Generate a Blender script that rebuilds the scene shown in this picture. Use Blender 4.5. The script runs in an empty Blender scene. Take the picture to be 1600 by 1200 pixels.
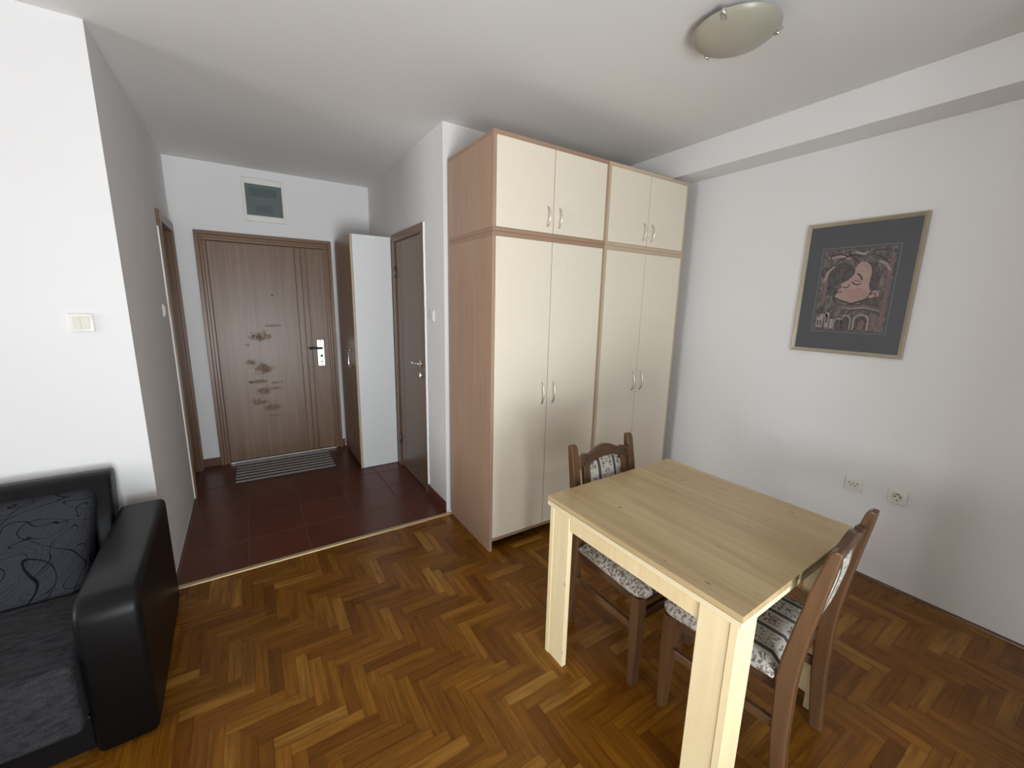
import bpy, bmesh, math, random
from mathutils import Vector, Matrix
random.seed(7)
S = bpy.context.scene
COL = S.collection
PI = math.pi

# ------------------------------------------------------------------ camera
CAM_YAW, CAM_PITCH, CAM_ROLL = -0.573, -0.1936, 0.0208
def make_camera():
    y, p, r = CAM_YAW, CAM_PITCH, CAM_ROLL
    F = Vector((-math.sin(y)*math.cos(p), math.cos(y)*math.cos(p), math.sin(p)))
    R0 = Vector((math.cos(y), math.sin(y), 0)); U0 = R0.cross(F)
    R = R0*math.cos(r) + U0*math.sin(r); U = -R0*math.sin(r) + U0*math.cos(r)
    cd = bpy.data.cameras.new('camera'); o = bpy.data.objects.new('camera', cd); COL.objects.link(o)
    m = Matrix((R, U, -F)).transposed().to_4x4(); m.translation = (-1.1536, -2.0105, 1.5293)
    o.matrix_world = m
    cd.sensor_fit = 'HORIZONTAL'; cd.sensor_width = 36; cd.lens = 640.94/1600*36
    cd.clip_start = 0.02
    S.camera = o
make_camera()

# ------------------------------------------------------------------ world, light, exposure
S.view_settings.view_transform = 'Standard'
S.view_settings.look = 'None'
S.view_settings.gamma = 1.0
S.view_settings.use_curve_mapping = False
S.view_settings.exposure = 0.2
W = bpy.data.worlds.new('world'); S.world = W; W.use_nodes = True
W.node_tree.nodes['Background'].inputs[0].default_value = (0.75, 0.85, 1.0, 1)
W.node_tree.nodes['Background'].inputs[1].default_value = 0.6
# daylight entering through the balcony door behind the camera
WX0, WX1, WZ0, WZ1, YR = -1.85, -0.15, 0.03, 1.70, -3.25
ld = bpy.data.lights.new('daylight', 'AREA'); ld.shape = 'RECTANGLE'
ld.size = WX1-WX0; ld.size_y = WZ1-WZ0; ld.energy = 50; ld.color = (0.86, 0.945, 1.0)
lo = bpy.data.objects.new('daylight', ld); COL.objects.link(lo)
lo.location = ((WX0+WX1)/2, YR-0.27, (WZ0+WZ1)/2); lo.rotation_euler = (PI/2, 0, 0)

# light thrown up into the room by the sunlit balcony floor outside that door
l2 = bpy.data.lights.new('balcony_bounce', 'AREA'); l2.shape = 'RECTANGLE'
l2.size = WX1-WX0; l2.size_y = 1.5; l2.energy = 145; l2.color = (.95, .975, 1.0)
lo2 = bpy.data.objects.new('balcony_bounce', l2); COL.objects.link(lo2)
lo2.location = ((WX0+WX1)/2, YR-1.75, .25); lo2.rotation_euler = (math.radians(128), 0, 0)

# fill light added far left to brighten faces turned that way
VY0, VY1, VZ0, VZ1 = -1.9, -.15, .6, 2.2
l3 = bpy.data.lights.new('daylight_left', 'AREA'); l3.shape = 'RECTANGLE'
l3.size = VZ1-VZ0; l3.size_y = VY1-VY0; l3.energy = 105; l3.color = (.97, .98, 1.0)
lo3 = bpy.data.objects.new('daylight_left', l3); COL.objects.link(lo3)
lo3.location = (-6.40, (VY0+VY1)/2, (VZ0+VZ1)/2); lo3.rotation_euler = (0, -PI/2, 0)

# ------------------------------------------------------------------ geometry helpers
class MB:
    def __init__(self, org=(0, 0, 0)):
        self.v = []; self.f = []; self.mi = []; self.sm = []; self.org = Vector(org)
    def add_bm(self, bm, mi=0, smooth=False):
        bm.verts.ensure_lookup_table(); bm.verts.index_update()
        n = len(self.v)
        self.v += [v.co.copy() for v in bm.verts]
        for f in bm.faces:
            self.f.append([n+v.index for v in f.verts]); self.mi.append(mi); self.sm.append(smooth)
        bm.free(); return self
    def box(self, x0, x1, y0, y1, z0, z1, bev=0, mi=0, seg=2, smooth=None, M=None):
        bm = bmesh.new()
        r = bmesh.ops.create_cube(bm, size=1)
        for v in bm.verts:
            v.co = Vector(((x0+x1)/2+v.co.x*(x1-x0), (y0+y1)/2+v.co.y*(y1-y0), (z0+z1)/2+v.co.z*(z1-z0)))
        if bev:
            bmesh.ops.bevel(bm, geom=bm.edges[:], offset=bev, segments=seg, profile=0.5, affect='EDGES')
        if M is not None: bmesh.ops.transform(bm, matrix=M, verts=bm.verts[:])
        return self.add_bm(bm, mi, bool(bev and seg > 2) if smooth is None else smooth)
    def prism(self, pts, axis, a, b, mi=0, bev=0, seg=2, smooth=False):
        """pts: 2D outline; axis 'x': (y,z) 'y': (x,z) 'z': (x,y), extruded from a to b"""
        def P(p, t): return {'x': (t, p[0], p[1]), 'y': (p[0], t, p[1]), 'z': (p[0], p[1], t)}[axis]
        bm = bmesh.new()
        A = [bm.verts.new(P(p, a)) for p in pts]; B = [bm.verts.new(P(p, b)) for p in pts]
        n = len(pts)
        bm.faces.new(A); bm.faces.new(B[::-1])
        for i in range(n): bm.faces.new((A[i], B[i], B[(i+1) % n], A[(i+1) % n]))
        bmesh.ops.recalc_face_normals(bm, faces=bm.faces[:])
        if bev:
            cap = [e for e in bm.edges if (e.verts[0] in A and e.verts[1] in A) or (e.verts[0] in B and e.verts[1] in B)]
            bmesh.ops.bevel(bm, geom=cap, offset=bev, segments=seg, profile=0.5, affect='EDGES')
        return self.add_bm(bm, mi, smooth)
    def tube(self, pts, r, n=8, mi=0, flat=1.0):
        bm = bmesh.new(); rings = []
        pts = [Vector(p) for p in pts]
        for i, p in enumerate(pts):
            t = (pts[min(i+1, len(pts)-1)]-pts[max(i-1, 0)]).normalized()
            up = Vector((0, 0, 1)) if abs(t.z) < .9 else Vector((1, 0, 0))
            a = t.cross(up).normalized(); b = t.cross(a)
            rr = r[i] if isinstance(r, (list, tuple)) else r
            rings.append([bm.verts.new(p+a*math.cos(2*PI*k/n)*rr+b*math.sin(2*PI*k/n)*rr*flat) for k in range(n)])
        for q in range(len(rings)-1):
            for k in range(n): bm.faces.new((rings[q][k], rings[q][(k+1) % n], rings[q+1][(k+1) % n], rings[q+1][k]))
        bm.faces.new(rings[0][::-1]); bm.faces.new(rings[-1])
        bmesh.ops.recalc_face_normals(bm, faces=bm.faces[:])
        return self.add_bm(bm, mi, True)
    def lathe(self, prof, c=(0, 0, 0), n=48, mi=0, M=None):
        bm = bmesh.new(); rings = []
        for r, z in prof:
            if r < 1e-6: rings.append([bm.verts.new((0, 0, z))])
            else: rings.append([bm.verts.new((r*math.cos(2*PI*k/n), r*math.sin(2*PI*k/n), z)) for k in range(n)])
        for a, b in zip(rings, rings[1:]):
            for k in range(n):
                k2 = (k+1) % n
                if len(a) == 1 and len(b) == 1: continue
                if len(a) == 1: bm.faces.new((a[0], b[k2], b[k]))
                elif len(b) == 1: bm.faces.new((a[k], a[k2], b[0]))
                else: bm.faces.new((a[k], a[k2], b[k2], b[k]))
        bmesh.ops.recalc_face_normals(bm, faces=bm.faces[:])
        if M is not None: bmesh.ops.transform(bm, matrix=M, verts=bm.verts[:])
        bmesh.ops.translate(bm, vec=c, verts=bm.verts[:])
        return self.add_bm(bm, mi, True)
    def build(self, name, mats, parent=None, label=None):
        me = bpy.data.meshes.new(name)
        me.from_pydata([v-self.org for v in self.v], [], self.f)
        for m in (mats if isinstance(mats, (list, tuple)) else [mats]): me.materials.append(m)
        for p, mi, s in zip(me.polygons, self.mi, self.sm): p.material_index = mi; p.use_smooth = s
        me.update()
        o = bpy.data.objects.new(name, me); COL.objects.link(o)
        if parent is not None: o.parent = parent
        else: o.location = self.org
        if label: o['label'] = label
        return o

def thing(name, label, cat, loc=(0, 0, 0), rz=0, group=None):
    o = bpy.data.objects.new(name, None); COL.objects.link(o)
    o.location = loc; o.rotation_euler = (0, 0, rz); o.empty_display_size = .1
    o['label'] = label; o['category'] = cat
    if group: o['group'] = group
    return o
def tag(o, label, cat, group=None):
    o['label'] = label; o['category'] = cat
    if group: o['group'] = group
    return o
def struct(o, label=None, cat=None):
    o['kind'] = 'structure'
    if label: o['label'] = label
    if cat: o['category'] = cat
    return o

# ------------------------------------------------------------------ material helpers
class NT:
    def __init__(self, name):
        self.m = bpy.data.materials.new(name); self.m.use_nodes = True
        self.t = self.m.node_tree; self.n = self.t.nodes; self.b = self.n['Principled BSDF']
    def new(self, typ, **kw):
        n = self.n.new(typ)
        for k, v in kw.items(): setattr(n, k, v)
        return n
    def set(self, sock, v):
        if hasattr(v, 'is_linked') or isinstance(v, bpy.types.NodeSocket): self.t.links.new(v, sock)
        else: sock.default_value = v
    def math(self, op, a, b=None, clamp=False):
        n = self.new('ShaderNodeMath', operation=op, use_clamp=clamp)
        self.set(n.inputs[0], a)
        if b is not None: self.set(n.inputs[1], b)
        return n.outputs[0]
    def obj(self): return self.new('ShaderNodeTexCoord').outputs['Object']
    def attr(self, name): return self.new('ShaderNodeAttribute', attribute_name=name)
    def mapping(self, vec, scale=(1, 1, 1), loc=(0, 0, 0), rot=(0, 0, 0)):
        n = self.new('ShaderNodeMapping'); self.t.links.new(vec, n.inputs[0])
        n.inputs['Location'].default_value = loc; n.inputs['Rotation'].default_value = rot; n.inputs['Scale'].default_value = scale
        return n.outputs[0]
    def noise(self, vec, scale=5, detail=3, rough=.5, dist=0):
        n = self.new('ShaderNodeTexNoise'); self.t.links.new(vec, n.inputs['Vector'])
        n.inputs['Scale'].default_value = scale; n.inputs['Detail'].default_value = detail
        n.inputs['Roughness'].default_value = rough; n.inputs['Distortion'].default_value = dist
        return n.outputs['Fac']
    def ramp(self, fac, stops):
        n = self.new('ShaderNodeValToRGB'); self.t.links.new(fac, n.inputs[0])
        e = n.color_ramp.elements
        while len(e) < len(stops): e.new(0.5)
        for q, (p, c) in zip(e, stops):
            q.position = p; q.color = tuple(c)+(1,) if len(c) == 3 else c
        return n.outputs[0]
    def mix(self, fac, a, b, blend='MIX'):
        n = self.new('ShaderNodeMix', data_type='RGBA', blend_type=blend)
        self.set(n.inputs[0], fac)
        for i, v in ((6, a), (7, b)):
            if isinstance(v, tuple) and len(v) == 3: v = v+(1,)
            self.set(n.inputs[i], v)
        return n.outputs[2]
    def mrange(self, v, a, b, c=0, d=1, smooth=True):
        n = self.new('ShaderNodeMapRange', interpolation_type='SMOOTHSTEP' if smooth else 'LINEAR')
        self.t.links.new(v, n.inputs[0])
        for i, x in zip((1, 2, 3, 4), (a, b, c, d)): n.inputs[i].default_value = x
        return n.outputs[0]
    def sep(self, vec):
        n = self.new('ShaderNodeSeparateXYZ'); self.t.links.new(vec, n.inputs[0]); return n.outputs
    def comb(self, x, y, z):
        n = self.new('ShaderNodeCombineXYZ')
        for i, v in enumerate((x, y, z)): self.set(n.inputs[i], v)
        return n.outputs[0]
    def bump(self, h, strength=.2, dist=.002):
        n = self.new('ShaderNodeBump'); self.t.links.new(h, n.inputs['Height'])
        n.inputs['Strength'].default_value = strength; n.inputs['Distance'].default_value = dist
        self.t.links.new(n.outputs[0], self.b.inputs['Normal'])
    def done(self, color=None, rough=.5, metal=0, spec=None):
        if color is not None: self.set(self.b.inputs['Base Color'], color+(1,) if isinstance(color, tuple) and len(color) == 3 else color)
        self.set(self.b.inputs['Roughness'], rough); self.b.inputs['Metallic'].default_value = metal
        if spec is not None: self.set(self.b.inputs['Specular IOR Level'], spec)
        return self.m

def plain(name, c, rough=.5, metal=0, spec=None, var=.04, scale=30, bump=0):
    t = NT(name); n = t.noise(t.obj(), scale, 4)
    a = tuple(x*(1-var) for x in c); b = tuple(min(1, x*(1+var)) for x in c)
    if bump: t.bump(n, bump, .002)
    return t.done(t.ramp(n, [(.3, a), (.7, b)]), rough, metal, spec)

def wood(name, dark, light, axis='z', fine=60, stretch=.03, rough=.4, knots=None, spec=.5, contrast=(.3, .7), figure=.35):
    t = NT(name); o = t.obj()
    sc = {'x': (stretch, 1, 1), 'y': (1, stretch, 1), 'z': (1, 1, stretch)}[axis]
    p = t.mapping(o, sc)
    g = t.noise(p, fine, 4, .6, .3)
    big = t.noise(t.mapping(o, tuple(s if s == 1 else .12 for s in sc)), 9, 3, .5, .8)
    f = t.math('ADD', t.math('MULTIPLY', g, 1-figure), t.math('MULTIPLY', big, figure))
    c = t.ramp(f, [(contrast[0], dark), (contrast[1], light)])
    if knots:
        col, sca = knots
        vsc = {'x': (.45, 1, 1), 'y': (1, .45, 1), 'z': (1, 1, .45)}[axis]
        vo = t.new('ShaderNodeTexVoronoi', voronoi_dimensions='2D' if axis == 'y' else '3D'); t.t.links.new(t.mapping(o, vsc), vo.inputs['Vector']); vo.inputs['Scale'].default_value = sca
        k = t.mrange(t.math('ADD', vo.outputs['Distance'], t.math('MULTIPLY', t.math('SUBTRACT', t.noise(o, 70, 2), .5), .05)), .012, .05, 1, 0)
        rnd = t.sep(vo.outputs['Color'])[0]
        k = t.math('MULTIPLY', k, t.mrange(rnd, .30, .9, 0, .9))
        c = t.mix(k, c, col)
    t.bump(g, .06, .001)
    return t.done(c, rough, spec=spec)

M = {}
def wallmat(name, c):
    t = NT(name); o = t.obj(); n = t.noise(o, 90, 3); big = t.noise(o, 1.3, 2)
    t.bump(n, .12, .002)
    return t.done(t.ramp(big, [(.3, tuple(x*.975 for x in c)), (.7, c)]), .85, spec=.2)
M['wall'] = wallmat('white wall paint', (.80, .795, .79))
M['ceil'] = wallmat('ceiling paint', (.76, .75, .73))
M['chalk'] = plain('white plaster', (.86, .86, .85), .8)

def parquet_mat():
    t = NT('oak parquet'); gc = t.attr('grain').outputs['Vector']; rnd = t.attr('tint').outputs['Fac']
    g = t.noise(t.mapping(gc, (2.2, 45, 1)), 1.6, 4, .6, .6)
    g2 = t.noise(t.mapping(gc, (1.2, 9, 1)), 2.2, 3, .5, 1.5)
    base = t.ramp(rnd, [(0, (.150, .052, .004)), (.35, (.215, .080, .006)), (.7, (.275, .112, .011)), (1, (.39, .190, .032))])
    fac = t.math('ADD', t.math('MULTIPLY', g, .55), t.math('MULTIPLY', g2, .45))
    c = t.mix(t.mrange(fac, .36, .64, .62, 0), base, (.085, .026, .002))
    t.bump(g, .05, .001)
    return t.done(c, t.mrange(g2, .3, .7, .25, .34), spec=.26)
M['parquet'] = parquet_mat()
M['gap'] = plain('dark floor joint', (.05, .025, .012), .8)
def tile_mat():
    t = NT('terracotta tile'); rnd = t.attr('tint').outputs['Fac']; o = t.obj()
    n = t.noise(o, 7, 5, .6); b = t.ramp(rnd, [(0, (.085, .020, .011)), (1, (.120, .031, .017))])
    c = t.mix(t.mrange(n, .35, .7, 0, .35), b, (.15, .048, .028))
    t.bump(t.noise(o, 25, 3), .05, .002)
    return t.done(c, .3, spec=.4)
M['tile'] = tile_mat()
M['grout'] = plain('tile grout', (.15, .085, .06), .9)
M['skirt'] = plain('terracotta skirting', (.13, .045, .028), .4)
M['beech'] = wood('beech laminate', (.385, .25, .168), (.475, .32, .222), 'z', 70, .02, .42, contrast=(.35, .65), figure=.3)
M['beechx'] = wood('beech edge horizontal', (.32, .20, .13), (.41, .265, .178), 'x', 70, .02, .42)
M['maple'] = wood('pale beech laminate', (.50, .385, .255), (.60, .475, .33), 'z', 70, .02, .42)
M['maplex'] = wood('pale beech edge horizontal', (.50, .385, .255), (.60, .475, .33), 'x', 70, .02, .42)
M['cream'] = plain('cream door laminate', (.82, .745, .61), .42, var=.015, scale=60, spec=.4)
M['steel'] = plain('satin steel', (.78, .75, .70), .36, 1, var=.05)
M['hinge'] = plain('bronzed hinge', (.20, .16, .13), .4, .6)
M['chrome'] = plain('chrome', (.8, .8, .8), .12, 1, var=.02)
M['pine'] = wood('knotty spruce laminate', (.44, .31, .15), (.60, .455, .25), 'y', 26, .06, .33, ((.16, .08, .03), 9), spec=.5, contrast=(.30, .62))  # top kept darker in colour, as low window light barely reaches it
M['pinez'] = wood('spruce laminate upright', (.84, .68, .39), (.93, .79, .50), 'z', 30, .05, .4, ((.30, .16, .07), 8))  # same spruce lightened: window light on upright faces put into the colour
M['pineapron'] = wood('spruce laminate apron', (.80, .62, .35), (.92, .76, .46), 'z', 45, .08, .4, ((.30, .16, .07), 7))  # lightened like the legs, painting in the light on the side
M['pineedge'] = wood('spruce edge band', (.82, .69, .44), (.90, .80, .55), 'y', 30, .05, .4)  # paler than the top, the bright lit edge is in the colour
M['walnut'] = wood('walnut stained beech', (.075, .037, .017), (.160, .080, .036), 'z', 40, .05, .33, figure=.5)
M['walnutx'] = wood('walnut stained crest', (.055, .027, .015), (.115, .057, .030), 'x', 40, .05, .33, figure=.5)
M['dooroak'] = None
M['frameoak'] = wood('oak door frame', (.140, .072, .036), (.225, .128, .070), 'z', 55, .02, .32, figure=.4)
M['frameoakx'] = wood('oak door frame head', (.140, .072, .036), (.225, .128, .070), 'x', 55, .02, .32, figure=.4)
M['frameoaky'] = wood('oak door frame side head', (.140, .072, .036), (.225, .128, .070), 'y', 55, .02, .32, figure=.4)
M['leafoak'] = wood('oak veneer door', (.165, .098, .066), (.235, .148, .10), 'z', 50, .02, .33, figure=.35)
M['cabwood'] = wood('oak cabinet door', (.235, .135, .085), (.36, .225, .15), 'z', 55, .02, .35)
M['white'] = plain('white laminate', (.78, .80, .79), .35, var=.01)
M['edge'] = plain('beige edging', (.50, .40, .29), .45)
M['plastic'] = plain('white plastic', (.80, .79, .74), .3, var=.01)
M['plastic2'] = plain('ivory plastic', (.74, .72, .64), .3, var=.01)
M['dark'] = plain('dark hole', (.035, .034, .033), .6)
M['black'] = plain('black metal', (.05, .045, .04), .3, .3)
M['leather'] = plain('black leatherette', (.0045, .0047, .0052), .42, spec=.22, var=.15, scale=120, bump=.10)
M['sofaseat'] = None

def groove_mat():
    """entrance door veneer with scuffed patches that dull the varnish"""
    t = NT('worn oak veneer'); o = t.obj()
    g = t.noise(t.mapping(o, (1, 1, .02)), 55, 4, .6, .3)
    big = t.noise(t.mapping(o, (1, 1, .10)), 9, 3, .5, 1.0)
    f = t.math('ADD', t.math('MULTIPLY', g, .55), t.math('MULTIPLY', big, .45))
    c = t.ramp(f, [(.32, (.135, .070, .036)), (.68, (.240, .146, .084))])
    nz = t.noise(o, 26, 4, .7); nz2 = t.noise(o, 9, 3)
    mask = None
    for cx, cz, rx, rz in [(-1.17, 1.105, .022, .016), (-1.055, 1.18, .085, .035), (-1.03, 1.20, .02, .045), (-1.15, .945, .045, .022), (-1.06, .88, .075, .055),
                           (-1.10, .76, .075, .018), (-1.07, .665, .06, .03), (-.985, .685, .065, .014), (-1.13, .565, .065, .028), (-1.01, .50, .07, .03),
                           (-.95, 1.28, .07, .01), (-.96, .74, .05, .01), (-1.02, .42, .05, .01)]:
        p = t.mapping(o, (1/rx, 0, 1/rz), (-cx/rx, 0, -cz/rz))
        ln = t.new('ShaderNodeVectorMath', operation='LENGTH'); t.t.links.new(p, ln.inputs[0])
        d = t.math('ADD', ln.outputs['Value'], t.math('ADD', t.math('MULTIPLY', t.math('SUBTRACT', nz, .5), 3.0), t.math('MULTIPLY', t.math('SUBTRACT', t.noise(t.mapping(o, (1, 1, 2.2)), 70, 4, .75), .5), 3.5)))
        k = t.mrange(d, .75, 1.05, 1, 0)
        mask = k if mask is None else t.math('MAXIMUM', mask, k)
    fine = t.noise(t.mapping(o, (1, 1, 1.6)), 95, 5, .8)
    mask = t.math('MULTIPLY', t.math('MULTIPLY', mask, t.mrange(nz2, .3, .6, .45, 1)), t.mrange(fine, .38, .60, .15, 1))
    c = t.mix(t.math('MULTIPLY', mask, .30), c, (.11, .065, .042))
    t.bump(g, .05, .001)
    return t.done(c, t.mrange(mask, 0, 1, .36, .7), spec=t.mrange(mask, 0, 1, .52, .2))
M['dooroak'] = groove_mat()

def weave(name, a, b, scale, stretch):
    t = NT(name); o = t.obj()
    n = t.noise(t.mapping(o, stretch), scale, 5, .7); f = t.noise(o, 420, 2)
    fac = t.math('ADD', t.math('MULTIPLY', n, .6), t.math('MULTIPLY', f, .4))
    t.bump(f, .3, .002)
    return t.done(t.ramp(fac, [(.35, a), (.65, b)]), .95, spec=.15)
M['sofaseat'] = weave('grey woven upholstery', (.012, .012, .0135), (.052, .050, .055), 60, (.35, 1, 1))

def cushion_mat():
    t = NT('grey upholstery with black flourishes'); o = t.obj()
    p = t.mapping(t.mapping(o, (1, .3, 1), rot=(0, .45, 0)), (1.0, 1, 2.3))
    n = t.noise(p, 2.7, 1, .4, 1.6)
    k = t.math('FRACT', t.math('MULTIPLY', n, 9.0))
    l = t.math('ABSOLUTE', t.math('SUBTRACT', k, .5))
    n2 = t.noise(t.mapping(o, (1.2, .6, 1.4), (3, 1, 2)), 2.2, 1, .4, 1.8)
    l2 = t.math('ABSOLUTE', t.math('SUBTRACT', t.math('FRACT', t.math('MULTIPLY', n2, 5.0)), .5))
    m = t.math('MAXIMUM', t.mrange(l, .020, .045, 1, 0), t.mrange(l2, .012, .026, 1, 0))
    f = t.noise(o, 380, 2)
    c = t.mix(m, t.ramp(f, [(.3, (.022, .024, .030)), (.7, (.050, .053, .063))]), (.004, .004, .006))
    t.bump(f, .25, .002)
    return t.done(c, .92, spec=.15)
M['sofacush'] = cushion_mat()

def brocade(name, along):
    """cream tapestry with stripes in local x and mirrored floral ornament"""
    t = NT(name); o = t.obj(); x, y, z = t.sep(o)
    per = .10
    u = t.math('FRACT', t.math('ADD', t.math('DIVIDE', x, per), 100.5))      # 0..1 in each band, 0/1 at the stripe
    w = t.math('ABSOLUTE', t.math('SUBTRACT', u, .5))                         # 0 centre of band .. .5 stripe
    stripe = t.mrange(w, .405, .425, 0, 1); light = t.mrange(w, .455, .47, 0, .35)
    band = t.math('FLOOR', t.math('ADD', t.math('DIVIDE', x, per), .5))
    pv = t.comb(t.math('ADD', w, t.math('MULTIPLY', band, 3.7)), t.math('MULTIPLY', y, 13.0), t.math('MULTIPLY', z, 13.0))
    n = t.noise(pv, 6.5, 4, .65, .7)
    orn = t.math('MULTIPLY', t.mrange(n, .50, .53, 0, 1), t.mrange(w, .30, .34, 1, 0))
    c = t.mix(t.math('MULTIPLY', orn, .85), (.56, .525, .465), (.125, .088, .068))
    c = t.mix(stripe, c, (.040, .035, .036)); c = t.mix(light, c, (.24, .23, .22))
    f = t.noise(o, 500, 2); t.bump(f, .2, .001)
    return t.done(c, .9, spec=.2)
M['brocade'] = brocade('striped floral tapestry', 'y')
M['gold'] = wood('champagne gilded frame', (.42, .36, .26), (.60, .53, .41), 'z', 20, .2, .35, spec=.5)
M['gold'].node_tree.nodes['Principled BSDF'].inputs['Metallic'].default_value = .3
M['mat'] = plain('charcoal passe-partout', (.064, .067, .076), .5, var=.05)
M['matline'] = plain('grey mat line', (.16, .155, .15), .6)
M['frost'] = plain('frosted glass', (.37, .345, .275), .30, spec=.5, var=.03, scale=8)
M['brass'] = plain('brass threshold strip', (.50, .38, .20), .4, .35)
M['alu'] = plain('aluminium threshold', (.75, .75, .75), .3, .9)

def glass_tint(name, c, a):
    t = NT(name); tr = t.new('ShaderNodeBsdfTransparent'); tr.inputs[0].default_value = (.86, .90, .89, 1)
    mx = t.new('ShaderNodeMixShader'); mx.inputs[0].default_value = a
    t.done(c, .15, spec=.5)
    t.t.links.new(tr.outputs[0], mx.inputs[1]); t.t.links.new(t.b.outputs[0], mx.inputs[2])
    t.t.links.new(mx.outputs[0], t.n['Material Output'].inputs[0])
    n = t.noise(t.obj(), 20, 2); t.bump(n, .02, .001)
    return t.m
M['smoke'] = glass_tint('smoked clear plastic', (.21, .245, .25), .38)

# ------------------------------------------------------------------ room dimensions
XR, XL, XH, YB, YS, YW, H = 1.77, -1.61, -0.022, 2.472, 0.571, 0.603, 2.632
XFAR = -6.2
def wall_x(name, x0, x1, y0, y1, hole=None):
    m = MB()
    if hole:
        a, b, z = hole
        m.box(x0, x1, y0, a, 0, H); m.box(x0, x1, b, y1, 0, H); m.box(x0, x1, a, b, z, H)
    else: m.box(x0, x1, y0, y1, 0, H)
    return struct(m.build(name, M['wall']))
def wall_y(name, y0, y1, x0, x1, hole=None, sill=0):
    m = MB()
    if hole:
        a, b, z = hole
        m.box(x0, a, y0, y1, 0, H); m.box(b, x1, y0, y1, 0, H); m.box(a, b, y0, y1, z, H)
        if sill: m.box(a, b, y0, y1, 0, sill)
    else: m.box(x0, x1, y0, y1, 0, H)
    return struct(m.build(name, M['wall']))
LD = (1.84, 2.395, 2.05)       # opening of the side door on the left of the hall
RD = (1.005, 1.650, 2.035)
ED = (-1.402, -0.462, 2.022)
wall_x('wall_right', XR, XR+.12, YR-.25, YW+.15)
wall_y('wall_wardrobe', YW, YW+.15, .12, XR)
wall_x('wall_hall_right', XH, .12, YW, YB+.15, RD)
wall_y('wall_back', YB, YB+.15, XL-.14, XH, ED)
wall_x('wall_hall_left', XL-.14, XL, YS, YB, LD)
wall_y('wall_left', YS, YS+.14, XFAR, XL-.14)
m = MB()
m.box(XFAR-.25, XFAR, YR-.25, VY0, 0, H); m.box(XFAR-.25, XFAR, VY1, YS+.14, 0, H); m.box(XFAR-.25, XFAR, VY0, VY1, 0, VZ0); m.box(XFAR-.25, XFAR, VY0, VY1, VZ1, H)
struct(m.build('wall_far_left', M['wall']))
wall_y('wall_rear', YR-.25, YR, XFAR, XR, (WX0, WX1, WZ1), WZ0)
struct(MB().box(.74, XR-.0005, YR+.0005, -2.13, 0.0005, H-.0005).build('wall_rear_right', M['wall']))  # unseen block added to shade the right wall near the viewer
struct(MB().box(XFAR-.25, XR+.12, YR-.25, YB+.15, H, H+.12).build('ceiling', M['ceil']))
struct(MB().box(XR-.221, XR-.0005, -2.129, YW-.001, 2.447, H-.0005).build('trim_1', M['wall']), 'white plastered beam along the top of the right wall')

# parquet: one mesh of herringbone boards over a dark bed
def parquet():
    L, Wd = .2425, .0485
    ox, oy = -.813, .007
    x0, x1, y0, y1 = XFAR, XR, YR, .572
    V = []; Fs = []; gr = []; ti = []
    def clip(a, b, c, d): return max(a, x0), min(b, x1), max(c, y0), min(d, y1)
    def board(a, b, c, d, horiz):
        A, B, C, D = clip(a, b, c, d)
        if B-A < .003 or D-C < .003: return
        g = .00045; t = random.random(); t = min(1, max(0, random.gauss(.5, .24)))
        du, dv = random.random()*50, random.random()*50
        n = len(V)
        lift = random.random()*.0004
        for x, y in ((A+g, C+g), (B-g, C+g), (B-g, D-g), (A+g, D-g)):
            V.append((x, y, lift))
            u, v = (x, y) if horiz else (y, x)
            gr.append((u+du, v+dv, 0)); ti.append(t)
        Fs.append((n, n+1, n+2, n+3))
    for m in range(-30, 30):
        for k in range(-190, 190):
            bx, by = ox+k*Wd+m*L, oy-k*Wd+m*L
            if bx > x1+.5 or bx < x0-.5 or by > y1+.5 or by < y0-.5: continue
            board(bx, bx+L, by-Wd, by, True)
            board(bx, bx+Wd, by-Wd-L, by-Wd, False)
    nb = len(Fs); n = len(V)
    z = -.0012
    for x, y in ((x0, y0), (x1, y0), (x1, y1), (x0, y1)): V.append((x, y, z)); gr.append((0, 0, 0)); ti.append(0)
    Fs.append((n, n+1, n+2, n+3))
    n = len(V)
    for x, y in ((x0, y0), (x1, y0), (x1, y1), (x0, y1)): V.append((x, y, -.1)); gr.append((0, 0, 0)); ti.append(0)
    Fs.append((n+3, n+2, n+1, n))
    me = bpy.data.meshes.new('floor'); me.from_pydata(V, [], Fs)
    me.materials.append(M['parquet']); me.materials.append(M['gap'])
    for p in me.polygons: p.material_index = 0 if p.index < nb else 1
    a = me.attributes.new('grain', 'FLOAT_VECTOR', 'POINT'); a.data.foreach_set('vector', [c for g in gr for c in g])
    a = me.attributes.new('tint', 'FLOAT', 'POINT'); a.data.foreach_set('value', ti)
    o = bpy.data.objects.new('floor', me); COL.objects.link(o); struct(o, 'glossy oak herringbone parquet floor')
parquet()

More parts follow.
